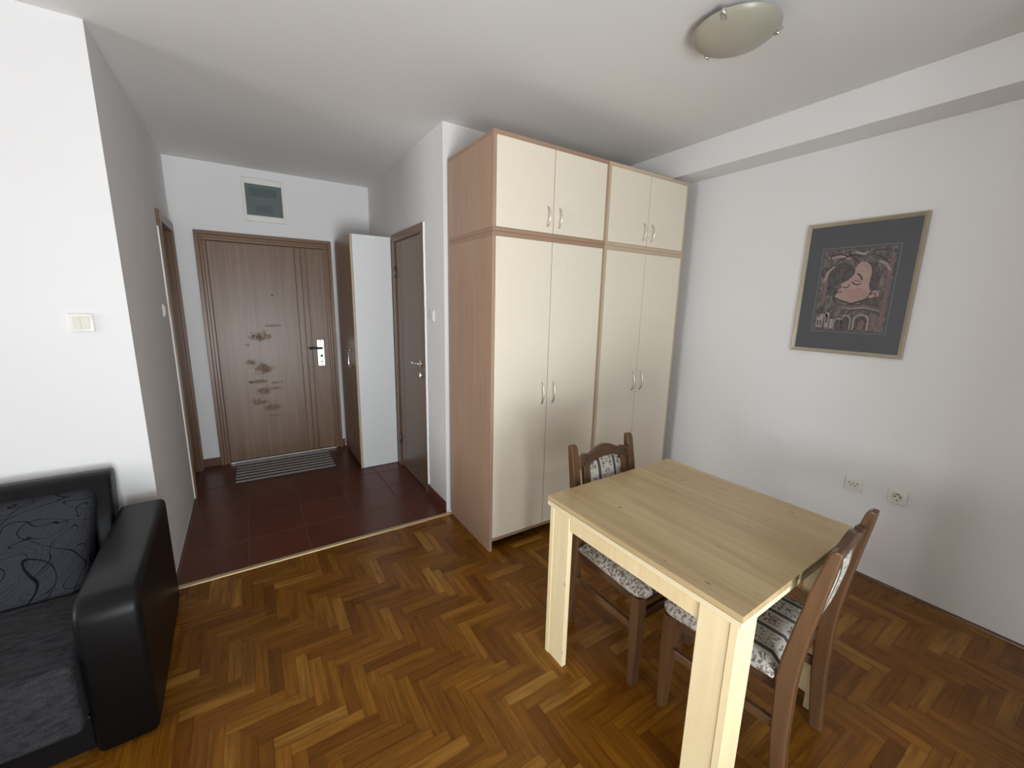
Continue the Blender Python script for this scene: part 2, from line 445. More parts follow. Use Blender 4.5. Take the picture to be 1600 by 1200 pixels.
def hall_floor():
    m = MB(); m.box(XL, XH, .572, YB, -.1, -.002, mi=1)
    T = .331; xs = [-1.263-T+T*k for k in range(8)]; ys = [.585-T+T*k for k in range(8)]
    for x in xs:
        for y in ys:
            a, b, c, d = max(x+.003, XL), min(x+T-.003, XH), max(y+.003, .572), min(y+T-.003, YB)
            if b-a > .01 and d-c > .01: m.box(a, b, c, d, -.01, 0, bev=.0015, mi=0, seg=1)
    m.box(-1.402, -.462, YB, YB+.15, -.1, 0, mi=0); m.box(XH, .12, 1.005, 1.65, -.1, -.001, mi=0); m.box(XL-.14, XL, 1.84, 2.395, -.1, -.001, mi=0)
    o = m.build('floor_hall', [M['tile'], M['grout']])
    n = len(o.data.vertices); a = o.data.attributes.new('tint', 'FLOAT', 'POINT')
    vals = [0]*n
    for p in o.data.polygons:
        pass
    step = 0
    for i in range(8, n):
        vals[i] = ((i//24)*0.618) % 1
    a.data.foreach_set('value', vals)
    struct(o, 'dark red terracotta tile floor of the entrance hall')
hall_floor()
struct(MB().prism([(.555, 0), (.589, 0), (.586, .006), (.572, .009), (.558, .006)], 'x', XL-.0, 0-.001).build('trim_2', M['brass']), 'brass coloured threshold strip between tiles and parquet')

# skirting
struct(MB().box(XL+.02, -1.466, YB-.010, YB, 0, .078, .002).box(-.401, -.375, YB-.010, YB, 0, .078, .002).build('baseboard_back', M['skirt']))
struct(MB().box(XH-.010, XH, YW, .947, 0, .078, .002).build('baseboard_hall_right', M['skirt']))
struct(MB().prism([(XR, 0), (XR-.012, 0), (XR-.010, .008), (XR, .014)], 'y', -2.129, YW-.03).build('baseboard_right', M['walnut']))

# ------------------------------------------------------------------ doors
def lever(mb, p, d_out, d_along, length, r=.008):
    """lever handle: neck out of the door then bar along"""
    p = Vector(p); o = Vector(d_out); a = Vector(d_along)
    pts = [p, p+o*.03, p+o*.045+a*.012, p+o*.047+a*.03, p+o*.044+a*length*.7, p+o*.040+a*length]
    mb.tube(pts, r, 10)

# entrance door
d = thing('door_1', 'worn brown oak entrance door with scuff marks and steel lever plate', 'door', (-.933, YB, 0)); struct(d)
og = d.location
fr = MB(og)
xo0, xo1, zt = -1.465, -.402, 2.08
def casing_y(mb, x0, x1, w, z, y, dep, t):
    mb.box(x0, x0+w, y-dep, y+t, 0, z-w, .003); mb.box(x1-w, x1, y-dep, y+t, 0, z-w, .003)
casing_y(fr, xo0, xo1, .030, zt, YB, .030, 0)
casing_y(fr, xo0+.030, xo1-.030, .022, zt-.030, YB, .020, .0)
casing_y(fr, xo0+.052, xo1-.052, .023, zt-.052, YB, .026, .0)
fr.build('door_frame', M['frameoak'], d)
fh = MB(og)
fh.box(xo0, xo1, YB-.030, YB, zt-.030, zt, .003); fh.box(xo0+.03, xo1-.03, YB-.020, YB, zt-.052, zt-.030, .003); fh.box(xo0+.052, xo1-.052, YB-.026, YB, zt-.075, zt-.052, .003)
fh.build('door_head', M['frameoakx'], d)
lf = MB()
y0, y1 = YB-.012, YB+.035
cuts = [-1.389, -.7265, -.6745, -.628, -.469]
for a, b in zip(cuts, cuts[1:]): lf.box(a+.0018, b-.0018, y0, y1, .016, 2.003, .003, seg=1)
lf.box(-1.389, -.469, y0+.006, y1-.001, .016, 2.003); lf.box(-1.4015, -.4625, y1-.001, y1+.012, .001, 2.0215)
leaf = lf.build('door_leaf', M['dooroak'], d); leaf.location = -Vector(og)
pl = MB(og); pl.box(-.583, -.521, y0-.005, y0, .878, 1.136, .0015)
pl.build('handle_plate', M['alu'], d, 'long bright steel lock plate')
hd = MB(og); lever(hd, (-.543, y0-.004, 1.056), (0, -1, 0), (-1, 0, 0), .115, .009)
hd.lathe([(0, 0), (.012, 0), (.012, .006), (0, .006)], (-.548, y0-.005, .978), 16, M=Matrix.Rotation(PI/2, 4, 'X'))
hd.box(-.556, -.535, y0-.012, y0-.004, .915, .925, .002); 
for zz in (1.122, .892): hd.lathe([(0, 0), (.006, 0), (.006, .002), (0, .002)], (-.552, y0-.005, zz), 12, M=Matrix.Rotation(PI/2, 4, 'X'))
hd.build('door_handle', M['black'], d, 'dark lever handle with lock cylinder')
MB(og).lathe([(0, 0), (.009, 0), (.009, .004), (.005, .005), (0, .004)], (-.933, y0, 1.558), 16, M=Matrix.Rotation(PI/2, 4, 'X')).build('peephole', M['black'], d)
MB(og).box(-1.39, -.468, YB-.035, YB-.0005, 0, .014, .003).build('door_sill', M['alu'], d, 'bright metal sill')

def side_door(name, label, wx, sgn, hole, y0, y1, zt, w, proud, recess, handle=True):
    """door in a wall of constant x; sgn = direction of the room"""
    d = thing(name, label, 'door', (wx, (y0+y1)/2, 0)); struct(d); og = d.location
    def bx(mb, a, b, *r, **k):
        lo, hi = sorted((wx+sgn*a, wx+sgn*b)); return mb.box(lo, hi, *r, **k)
    f = MB(og)
    bx(f, 0, proud, y0, y0+w, 0, zt-w, bev=.003); bx(f, 0, proud, y1-w, y1, 0, zt-w, bev=.003)
    bx(f, -.12, 0, hole[0]-.0, hole[0]+.012, 0, hole[2]-.012); bx(f, -.12, 0, hole[1]-.012, hole[1], 0, hole[2]-.012)
    f.build('door_frame', M['frameoak'], d)
    h = MB(og); bx(h, 0, proud, y0, y1, zt-w, zt, bev=.003); bx(h, -.12, 0, hole[0], hole[1], hole[2]-.012, hole[2])
    h.build('door_head', M['frameoaky'], d)
    l = MB(og)
    ys = [hole[0]+.013, hole[1]-.013]
    cuts = [ys[0], ys[1]-.155, ys[1]-.125, ys[1]-.095, ys[1]]
    for a, b in zip(cuts, cuts[1:]): bx(l, -recess-.04, -recess, a+.0012, b-.0012, .008, hole[2]-.014, bev=.002, seg=1)
    bx(l, -recess-.039, -recess-.004, ys[0], ys[1], .008, hole[2]-.014); bx(l, -recess-.055, -recess-.039, hole[0]+.0125, hole[1]-.0125, .001, hole[2]-.0125)
    l.build('door_leaf', M['leafoak'], d)
    if handle:
        hm = MB(og); yh = ys[0]+.055; xo = wx-sgn*recess
        Mr = Matrix.Rotation(sgn*PI/2, 4, 'Y')
        hm.lathe([(0, 0), (.026, 0), (.026, .007), (.02, .009), (0, .009)], (xo, yh, 1.05), 24, M=Mr)
        lever(hm, (xo, yh, 1.05), (sgn, 0, 0), (0, 1, 0), .125, .008)
        hm.build('door_handle', M['chrome'], d, 'chrome lever handle')
        MB(og).lathe([(0, 0), (.026, 0), (.026, .007), (.02, .009), (0, .009)], (xo, yh, .955), 24, M=Mr).box(xo+(-.014 if sgn < 0 else .008), xo+(-.008 if sgn < 0 else .014), yh-.003, yh+.003, .945, .965).build('lock_rose', M['chrome'], d)
        for zz in (.27, 1.775):
            MB(og).tube([(xo+sgn*.010, hole[1]-.006, zz-.05), (xo+sgn*.010, hole[1]-.006, zz+.05)], .008, 10).build('hinge', M['hinge'], d)
    return d
side_door('door_2', 'greyish brown side door in the right hall wall, behind the white cabinet', XH, -1, RD, .948, 1.706, 2.09, .062, .012, .001)
side_door('door_3', 'brown side door in the left hall wall seen edge-on', XL, 1, LD, 1.775, 2.458, 2.11, .068, .020, .045, False)
# uneven white filler along the right door casing
fm = MB()
zz = 0.09
while zz < 2.085:
    h_ = random.uniform(.05, .16); z2 = min(zz+h_, 2.088); wv = random.uniform(.004, .011)
    fm.box(XH-.012, XH-.0002, .947-wv, .947, zz, z2); zz = z2
struct(fm.build('trim_3', M['chalk']), 'uneven white filler line along the door casing')
fm = MB(); zz = 0.0
while zz < 2.0:
    h_ = random.uniform(.05, .16); z2 = min(zz+h_, 2.0); wv = random.uniform(.003, .010)
    fm.box(XL, XL+.008, 1.7745-wv, 1.7745, zz, z2); zz = z2
struct(fm.build('trim_4', M['chalk']), 'uneven white filler line along the left door casing')

# balcony door opening behind the camera
wd = thing('window_1', 'white framed balcony door behind the viewer', 'window', ((WX0+WX1)/2, YR, 0)); struct(wd); og = wd.location
wf = MB(og)
for a in (WX0, (WX0+WX1)/2-.04, WX1-.08): wf.box(a, a+.08, YR-.07, YR-.01, WZ0, WZ1, .004)
wf.box(WX0+.08, WX1-.08, YR-.07, YR-.01, WZ1-.08, WZ1, .004); wf.box(WX0+.08, WX1-.08, YR-.07, YR-.01, WZ0, WZ0+.08, .004)
wf.build('window_frame', M['plastic'], wd)

wd = thing('window_2', 'white framed window in the far left wall beyond the sofa', 'window', (XFAR, (VY0+VY1)/2, VZ0)); struct(wd); og = wd.location
wf = MB(og)
for a in (VY0, (VY0+VY1)/2-.035, VY1-.07): wf.box(XFAR-.08, XFAR-.02, a, a+.07, VZ0, VZ1, .004)
wf.box(XFAR-.08, XFAR-.02, VY0+.07, VY1-.07, VZ1-.07, VZ1, .004); wf.box(XFAR-.08, XFAR-.02, VY0+.07, VY1-.07, VZ0, VZ0+.07, .004)
wf.build('window_frame', M['plastic'], wd)

# ------------------------------------------------------------------ wardrobes
def bow_handle(x, zc, ln, out, parent, og):
    h = MB(og); n = 12
    pts = [(x, -.0035-out*math.sin(PI*i/n)**.8 if 0 < i < n else .001, zc-ln/2+ln*i/n) for i in range(n+1)]
    h.tube(pts, [.0055]*(n+1), 8, flat=.7)
    return h.build('handle', M['steel'], parent)
def cabinet_unit(name, label, x0, x1, z0, z1, zb, zd0, zd1, split, mats, hz, hl, D=.5715, swap=False):
    """zb: height of the underside of the bottom board; doors from zd0 to zd1"""
    t = thing(name, label, 'cabinet', ((x0+x1)/2, D/2, z0)); og = t.location
    T = .018
    c = MB(og)
    za, zc = (zd0-.0015 if zb == z0 else z0), zd1+.0015
    c.box(x0+.0003, x0+T, 0, D, za, zc, .001, seg=1); c.box(x1-T, x1-.0003, 0, D, za, zc, .001, seg=1)
    c.box(x0+T, x1-T, D-.006, D-.001, max(zb, za), zc)
    c.build('carcass', mats[0], t)
    s = MB(og); s.box(x0+.0003, x1-.0003, -.0005, D, zc, z1-.0003, .001, seg=1); s.build('top_board', mats[1], t)
    s = MB(og)
    if zb == z0: s.box(x0+.0003, x1-.0003, -.0005, D, zb, za, .001, seg=1)
    else: s.box(x0+T, x1-T, .0, D-.007, zb, zd0-.0015, .001, seg=1)
    s.build('bottom_board', mats[1], t)
    for a, b, hx in ((x0+T+.0022, split-.0023, split-.043), (split+.0023, x1-T-.0022, split+.043)):
        dm = MB(og); dm.box(a, b, -.002, .016, zd0, zd1, .0012, seg=2)
        do = dm.build('door', M['cream'], t)
        bow_handle(hx, hz, hl, .024, do, og)
    return t
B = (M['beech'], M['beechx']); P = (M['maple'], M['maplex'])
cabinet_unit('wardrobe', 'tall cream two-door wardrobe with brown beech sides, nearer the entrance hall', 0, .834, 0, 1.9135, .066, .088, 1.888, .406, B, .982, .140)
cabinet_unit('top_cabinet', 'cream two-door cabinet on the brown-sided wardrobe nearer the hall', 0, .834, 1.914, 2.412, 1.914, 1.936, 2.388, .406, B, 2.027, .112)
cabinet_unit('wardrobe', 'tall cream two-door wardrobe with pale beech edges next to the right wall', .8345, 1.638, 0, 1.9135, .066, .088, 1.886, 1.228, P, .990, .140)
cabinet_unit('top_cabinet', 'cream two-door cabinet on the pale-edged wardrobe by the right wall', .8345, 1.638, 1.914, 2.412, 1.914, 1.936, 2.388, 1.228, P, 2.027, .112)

# ------------------------------------------------------------------ shoe cabinet in the hall
t = thing('tall_cabinet', 'narrow tall white cabinet with brown oak door beside the entrance door', 'cabinet', (-.20, 2.06, 0)); og = t.location
MB(og).box(-.356, XH-.012, 1.733, 1.751, .004, 2.073, .001, seg=1).build('side_panel', M['white'], t, 'white side panel')
c = MB(og); c.box(-.356, XH-.012, 2.38, 2.398, .03, 2.073); c.box(-.356, XH-.012, 1.751, 2.38, 2.055, 2.073); c.box(-.356, XH-.012, 1.751, 2.38, .03, .05); c.box(XH-.016, XH-.012, 1.751, 2.38, .05, 2.055)
c.build('carcass', M['cabwood'], t)
do = MB(og).box(-.3745, -.3575, 1.752, 2.397, .03, 2.071, .001, seg=1).build('door', M['cabwood'], t)
MB(og).box(-.3745, -.3575, 1.733, 1.7515, .004, 2.072, .001, seg=1).build('edge_strip', M['edge'], t, 'beige front edge strip')
hm = MB(og)
for q in (0,): 
    ys, zc = 1.86, 1.015
    pts = [(-.374, ys, zc-.075), (-.395, ys, zc-.075), (-.408, ys, zc-.070), (-.411, ys, zc-.055), (-.411, ys, zc+.055), (-.408, ys, zc+.070), (-.395, ys, zc+.075), (-.374, ys, zc+.075)]
    hm.tube(pts, .006, 10)
hm.build('handle', M['chrome'], do, 'chrome bow handle')
for yy in (1.80, 2.33): MB(og).lathe([(0, 0), (.016, 0), (.02, .03), (0, .03)], (-.33, yy, 0), 16).build('foot', M['plastic'], t)

# ------------------------------------------------------------------ fuse box
t = thing('fuse_box', 'white framed fuse box with smoked door above the entrance door', 'fuse box', (-.927, YB, 2.197)); og = t.location
f = MB(og); x0, x1, z0, z1 = -1.089, -.766, 2.198, 2.556; i = .022
f.box(x0, x0+i, YB-.022, YB-.001, z0, z1, .004); f.box(x1-i, x1, YB-.022, YB-.001, z0, z1, .004)
f.box(x0+i, x1-i, YB-.022, YB-.001, z0, z0+.05, .004); f.box(x0+i, x1-i, YB-.022, YB-.001, z1-.05, z1, .004)
f.build('frame', M['plastic'], t)
MB(og).box(x0+i, x1-i, YB-.005, YB-.001, z0+.05, z1-.05).build('back_plate', plain('grey plate', (.42, .45, .44), .5), t)
br = M['dark']
for (a, b, z) in ((-1.030, -.835, 2.445), (-.985, -.875, 2.305)):
    MB(og).box(a-.008, b+.008, YB-.007, YB-.005, z-.034, z+.034).build('breaker_rail', plain('rail slot', (.13, .14, .15), .5), t)
    xx = a
    while xx+.016 < b:
        if not (z > 2.4 and -1.0 < xx < -.975):
            MB(og).box(xx, xx+.0155, YB-.013, YB-.0072, z-.026, z+.026, .001, seg=1).box(xx+.003, xx+.0125, YB-.017, YB-.0131, z-.010, z+.008, .001, seg=1, mi=1).build('breaker', [plain('breaker body', (.22, .23, .25), .4), M['dark']], t)
        xx += .0175
MB(og).box(x0+i+.001, x1-i-.001, YB-.0215, YB-.0185, z0+.051, z1-.051, .0008, seg=1).build('door', M['smoke'], t, 'smoked see-through door')

# ------------------------------------------------------------------ switches and sockets
def plate_matrix(c, normal):
    n = Vector(normal); zax = Vector((0, 0, 1)); x = zax.cross(n)*-1
    x = n.cross(zax)                       # plate-local x, looking at the plate
    m = Matrix((x, zax, n)).transposed().to_4x4(); m.translation = (0, 0, 0); return m
def rosette(name, label, cat, c, normal, kind):
    t = thing(name, label, cat, c); m = plate_matrix(c, normal)
    p = MB(); p.box(-.041, .041, -.041, .041, .0005, .009, .004, seg=3, M=m); p.build('cover_plate', M['plastic'], t)
    if kind == 'switch2':
        for a in (-.027, .0005): MB().box(a, a+.0265, -.026, .026, .009, .0125, .001, M=m).build('rocker', M['plastic2'], t)
    elif kind == 'switch1':
        MB().box(-.026, .026, -.026, .026, .009, .013, .001, M=m).build('rocker', M['plastic2'], t)
    elif kind == 'socket':
        MB().lathe([(.0225, .009), (.0225, .012), (.0195, .012), (.019, .0095), (0, .0095)], (0, 0, 0), 28, M=m).build('socket_insert', M['plastic2'], t)
        h = MB()
        for a in (-.0095, .0095): h.lathe([(0, .0096), (.004, .0096), (.004, .0102), (0, .0102)], (0, 0, 0), 12, M=m@Matrix.Translation((a, 0, 0)))
        h.lathe([(.0180, .0097), (.0196, .0097), (.0196, .0104), (.0180, .0104), (.0180, .0097)], (0, 0, 0), 28, M=m); h.box(-.004, .004, .013, .0195, .0096, .0115, M=m); h.box(-.004, .004, -.0195, -.013, .0096, .0115, M=m)  # dark ring paints the shade inside the round recess; boxes are contacts
        h.build('contact', M['dark'], t)
    else:
        MB().box(-.028, .028, -.028, .020, .009, .0105, .001, M=m).build('insert', M['plastic2'], t)
        h = MB()
        for a, b in ((-.02, .004), (0, .001), (.02, .004), (-.010, -.009), (.010, -.009)):
            h.box(a-.0035, a+.0035, b-.0025, b+.0025, .0105, .011, M=m)
        h.build('contact', M['dark'], t)
    return t
rosette('light_switch', 'double white light switch on the wall above the black sofa', 'switch', (-1.771, YS, 1.407), (0, -1, 0), 'switch2')
rosette('light_switch', 'single white light switch on the right hall wall beside the wardrobe', 'switch', (XH, .812, 1.432), (-1, 0, 0), 'switch1')
rosette('light_switch', 'white light switch on the left hall wall beside the side door casing', 'switch', (XL, 1.555, 1.438), (1, 0, 0), 'switch1')
rosette('telephone_socket', 'white telephone socket with five small slots, left of the power socket', 'socket', (XR, -1.206, .533), (-1, 0, 0), 'phone')
rosette('power_socket', 'white power socket with round recess on the right wall, right of the telephone socket', 'socket', (XR, -1.403, .534), (-1, 0, 0), 'socket')

# ------------------------------------------------------------------ picture
def picture():
    t = thing('framed_picture', 'framed portrait print in a champagne frame with charcoal mat on the right wall', 'picture', (XR, -1.038, 1.279)); og = t.location
    ya, yb, za, zb = -.770, -1.306, 1.279, 2.027       # ya is the left edge as seen
    w = .021
    def fbar(pts):  # mitred bars
        return pts
    f = MB(og)
    prof = [(0, .003), (0, .020), (.006, .026), (.015, .018), (.021, .012), (.021, .003)]   # (inward, off-wall)
    cor = [(ya, za, -1, 1), (yb, za, 1, 1), (yb, zb, 1, -1), (ya, zb, -1, -1)]
    bm = bmesh.new(); rings = []
    for (y, z, sy, sz) in cor: rings.append([bm.verts.new((XR-o, y+sy*i, z+sz*i)) for i, o in prof])
    for a in range(4):
        A, Bq = rings[a], rings[(a+1) % 4]
        for k in range(len(prof)): bm.faces.new((A[k], A[(k+1) % len(prof)], Bq[(k+1) % len(prof)], Bq[k]))
    bmesh.ops.recalc_face_normals(bm, faces=bm.faces[:]); f.add_bm(bm)
    f.build('frame', M['gold'], t)
    MB(og).box(XR-.010, XR-.004, yb+w-.002, ya-w+.002, za+w-.002, zb-w+.002).build('mat_board', M['mat'], t)
    # print area
    pa, pb, pz0, pz1 = -.876, -1.208, 1.415, 1.871
    li = MB(og)
    for e, th in ((.012, .004),):
        A, Bq, C, D = pa+e, pb-e, pz0-e, pz1+e
        li.box(XR-.0108, XR-.010, A-th, A, C, D); li.box(XR-.0108, XR-.010, Bq, Bq+th, C, D)
        li.box(XR-.0108, XR-.010, Bq+th, A-th, C, C+th); li.box(XR-.0108, XR-.010, Bq+th, A-th, D-th, D)
    li.build('mat_line', M['matline'], t)
    # the print: flat paper with the painted shapes laid on it
    tt = NT('print background'); o = tt.obj()
    n1 = tt.noise(tt.mapping(o, (1, 1.6, 1)), 16, 5, .65, 2.2); n2 = tt.noise(o, 45, 4, .7, 1)
    fac = tt.math('ADD', tt.math('MULTIPLY', n1, .7), tt.math('MULTIPLY', n2, .3))
    bg = tt.done(tt.ramp(fac, [(.36, (.035, .030, .030)), (.5, (.095, .080, .076)), (.62, (.19, .155, .145))]), .5)
    flat = lambda n, c: plain(n, c, .5, var=.10, scale=40)
    mats = [bg, flat('print skin', (.36, .235, .205)), flat('print line', (.045, .028, .026)), plain('print hair', (.062, .053, .052), .5, var=.55, scale=70),
            flat('print rose', (.16, .10, .095)), flat('print pale', (.30, .235, .215)), flat('print lips', (.17, .075, .07)), flat('print cheek', (.345, .195, .172))]
    p = MB(og); p.box(XR-.0112, XR-.0102, pb, pa, pz0, pz1)
    Wp, Hp = pa-pb, pz1-pz0
    def shape(pts, mi, lev):       # pts in the print's own 0..1 frame, u to the right, v up
        vs = [(pa-u*Wp, pz0+v*Hp) for u, v in pts]
        p.prism(vs, 'x', XR-.0112-.0003*lev, XR-.0112, mi)
    def stroke(pts, wd, mi, lev):
        L = [Vector((u*Wp, v*Hp)) for u, v in pts]; up = []; dn = []
        for i, q in enumerate(L):
            tq = (L[min(i+1, len(L)-1)]-L[max(i-1, 0)]).normalized(); nq = Vector((-tq.y, tq.x))
            ww = wd*(.35+.65*math.sin(PI*(i+.5)/len(L)))
            up.append(q+nq*ww/2); dn.append(q-nq*ww/2)
        shape([(q.x/Wp, q.y/Hp) for q in up+dn[::-1]], mi, lev)
    # hair mass and dark veil
    shape([(.16, .80), (.30, .85), (.44, .80), (.50, .70), (.44, .64), (.30, .58), (.16, .54), (.08, .50), (.10, .62)], 3, 1)
    shape([(.62, .84), (.76, .82), (.84, .70), (.83, .55), (.76, .46), (.68, .50), (.66, .66), (.60, .76)], 3, 1)
    shape([(.05, .52), (.20, .55), (.30, .50), (.26, .42), (.10, .44)], 3, 1)
    # face in profile, chin up, looking left
    face = [(.55, .84), (.62, .835), (.685, .79), (.715, .72), (.71, .64), (.705, .56), (.73, .50), (.76, .46), (.70, .41), (.62, .375), (.52, .345), (.42, .345), (.33, .375), (.265, .41),
            (.255, .44), (.285, .465), (.305, .475), (.28, .495), (.295, .515), (.325, .525), (.335, .545), (.315, .565), (.33, .59), (.39, .615), (.45, .655), (.485, .70), (.485, .76), (.51, .81)]
    shape(face, 1, 2)
    shape([(.44, .50), (.58, .53), (.68, .50), (.66, .42), (.54, .385), (.42, .42)], 7, 2.3)
    shape([(.285, .497), (.32, .502), (.352, .478), (.32, .482)], 6, 3); shape([(.290, .472), (.33, .478), (.352, .476), (.32, .462)], 6, 3)
    stroke([(.335, .548), (.37, .535), (.41, .535), (.435, .555), (.43, .575)], .006, 2, 3)
    stroke([(.51, .70), (.545, .69), (.585, .655), (.60, .62)], .009, 2, 3)
    stroke([(.465, .605), (.50, .575), (.55, .565), (.60, .58)], .008, 2, 3)
    stroke([(.495, .62), (.54, .605), (.59, .61)], .004, 2, 3)
    shape([(.74, .47), (.80, .50), (.85, .47), (.86, .43), (.80, .40), (.74, .40), (.72, .43)], 1, 2); stroke([(.755, .445), (.79, .465), (.82, .45), (.80, .42)], .006, 2, 3)
    stroke([(.27, .405), (.38, .365), (.50, .335), (.62, .365), (.74, .39), (.86, .42)], .010, 2, 3)
    # branches above, scarf lines, arches and little houses below
    for pts in ([(.05, .72), (.22, .86), (.40, .93), (.60, .90)], [(.35, .95), (.48, .86), (.55, .80)], [(.70, .92), (.82, .88), (.93, .80)], [(.60, .93), (.74, .97), (.90, .96)], [(.08, .93), (.22, .95), (.36, .91)]):
        stroke(pts, .008, 2, 1.5)
    for pts in ([(.12, .90), (.26, .92), (.38, .88)], [(.44, .96), (.56, .93), (.68, .95)], [(.78, .84), (.88, .80), (.95, .72)], [(.06, .62), (.10, .74), (.18, .80)]):
        stroke(pts, .014, 5, 1.3)
    for k in range(4): stroke([(.30+.04*k, .325-.02*k), (.50, .315-.022*k), (.70, .335-.022*k), (.90, .31-.03*k)], .006, (2, 4, 5, 2)[k], 1.5)
    for a, b, c, d_ in ((.03, .13, .03, .16), (.16, .22, .03, .22), (.07, .19, .16, .20), (.24, .29, .02, .14)): shape([(a, c), (b, c), (b, d_), (a, d_)], 5, 1.4)
    for a, b, c, d_ in ((.045, .07, .05, .12), (.09, .115, .05, .12), (.175, .205, .09, .17)): shape([(a, c), (b, c), (b, d_), (a, d_)], 3, 1.8)
    for cx, wv, top in ((.36, .05, .14), (.47, .055, .18), (.68, .085, .19)):
        def arch(s): return [(cx-wv*s, .015)]+[(cx-wv*s*math.cos(PI*k/10), top-.06+(.06*s)*math.sin(PI*k/10)) for k in range(11)]+[(cx+wv*s, .015)]
        shape(arch(1.3), 5, 1.3); shape(arch(1.0), 3, 1.8)
    shape([(.64, .02), (.72, .02), (.735, .10), (.70, .15), (.655, .11)], 4, 2.2); shape([(.82, .02), (.88, .02), (.88, .19), (.85, .22), (.82, .19)], 4, 1.6)
    shape([(.06, .30), (.10, .30), (.12, .56), (.10, .70), (.07, .58)], 4, 1.2); shape([(.92, .02), (.97, .02), (.98, .90), (.92, .86)], 4, 1.2)
    p.build('print', mats, t)
picture()

# ------------------------------------------------------------------ ceiling lamp
t = thing('ceiling_lamp', 'round frosted glass ceiling lamp held by three chrome clips', 'lamp', (.566, -.914, H)); og = t.location
R_ = .158; zr = H-.036; LX, LY = .566, -.914
prof = [(R_, zr+.004), (R_*.985, zr-.002), (R_*.93, zr-.013), (R_*.8, zr-.028), (R_*.6, zr-.041), (R_*.4, zr-.049), (R_*.2, zr-.053), (0, zr-.054),
        (0, zr-.049), (R_*.4, zr-.044), (R_*.8, zr-.023), (R_*.97, zr+.004), (R_, zr+.004)]
MB(og).lathe(prof[:], (LX, LY, 0), 64).build('glass_shade', M['frost'], t)
MB(og).lathe([(.0, H), (.085, H), (.088, H-.008), (.08, H-.028), (0, H-.028)], (LX, LY, 0), 40).build('base_plate', M['frost'], t)
for ang in (196, 74, -43):
    a = math.radians(ang); c_, s_ = math.cos(a), math.sin(a); q = MB(og)
    def pt(r, z): return (LX+r*c_, LY+r*s_, z)
    q.tube([pt(.075, H-.012), pt(R_+.004, zr+.012), pt(R_+.008, zr), pt(R_+.002, zr-.010), pt(R_-.014, zr-.020)], [.004, .005, .006, .007, .007], 8)
    q.build('clip', M['chrome'], t)

# ------------------------------------------------------------------ doormat
def doormat():
    m = MB((-.955, 2.14, 0)); x0, x1, ya, yb = -1.352, -.556, 1.912, 2.388
    m.box(x0, x1, ya, yb, .0005, .006, .002)
    n = 13; st = (yb-ya-.02)/n
    for k in range(n):
        a = ya+.01+k*st; light = k % 2 == 0
        m.box(x0+.006, x1-.006, a+(.0005 if light else .003), a+st-(.0005 if light else .003), .006, .0095 if light else .0075, .001, mi=1 if light else 2, seg=1)
    o = m.build('doormat', [plain('mat rubber', (.05, .048, .048), .8), plain('mat grey rib', (.46, .43, .42), .85, var=.2, scale=200), plain('mat dark rib', (.045, .042, .042), .85)])
    o.rotation_euler[2] = -.01
    tag(o, 'grey ribbed doormat lying on tiles before the entrance door', 'doormat')
doormat()

# ------------------------------------------------------------------ dining table
def table():
    t = thing('dining_table', 'square pale spruce dining table with two-layer top', 'table', (.2564, -1.1516, 0), .0215)
    h = .4035
    tp = MB(); tp.box(-h, h, -h, h, .7275, .7462, .0012, seg=2); tp.build('tabletop', [M['pine']], t)
    MB().box(-h+.001, h-.001, -h+.001, h-.001, .7065, .7250, .0012, seg=2).box(-h+.014, h-.014, -h+.014, h-.014, .7250, .7275).build('extension_leaf', M['pineedge'], t)
    e = h-.012; T = .022; w = .112
    for sx in (-1, 1):
        for sy in (-1, 1):
            l = MB()
            def b(xa, xb, ya, yb): 
                x = sorted((sx*xa, sx*xb)); y = sorted((sy*ya, sy*yb)); l.box(x[0], x[1], y[0], y[1], 0, .7063, .0012)
            b(e-T, e, e-T-.0015-w*.80, e-T-.0015)            # board facing the long side
            b(e-w+.012, e+.003, e-T, e)                       # board facing the short side
            l.build('leg', M['pinez'], t)
    for sx in (-1, 1):
        x = sorted((sx*(e-.022), sx*(e-.005)))
        MB().box(x[0], x[1], -(e-w-.004), e-w-.004, .6395, .7063, .001).build('apron', M['pineapron'], t)
table()
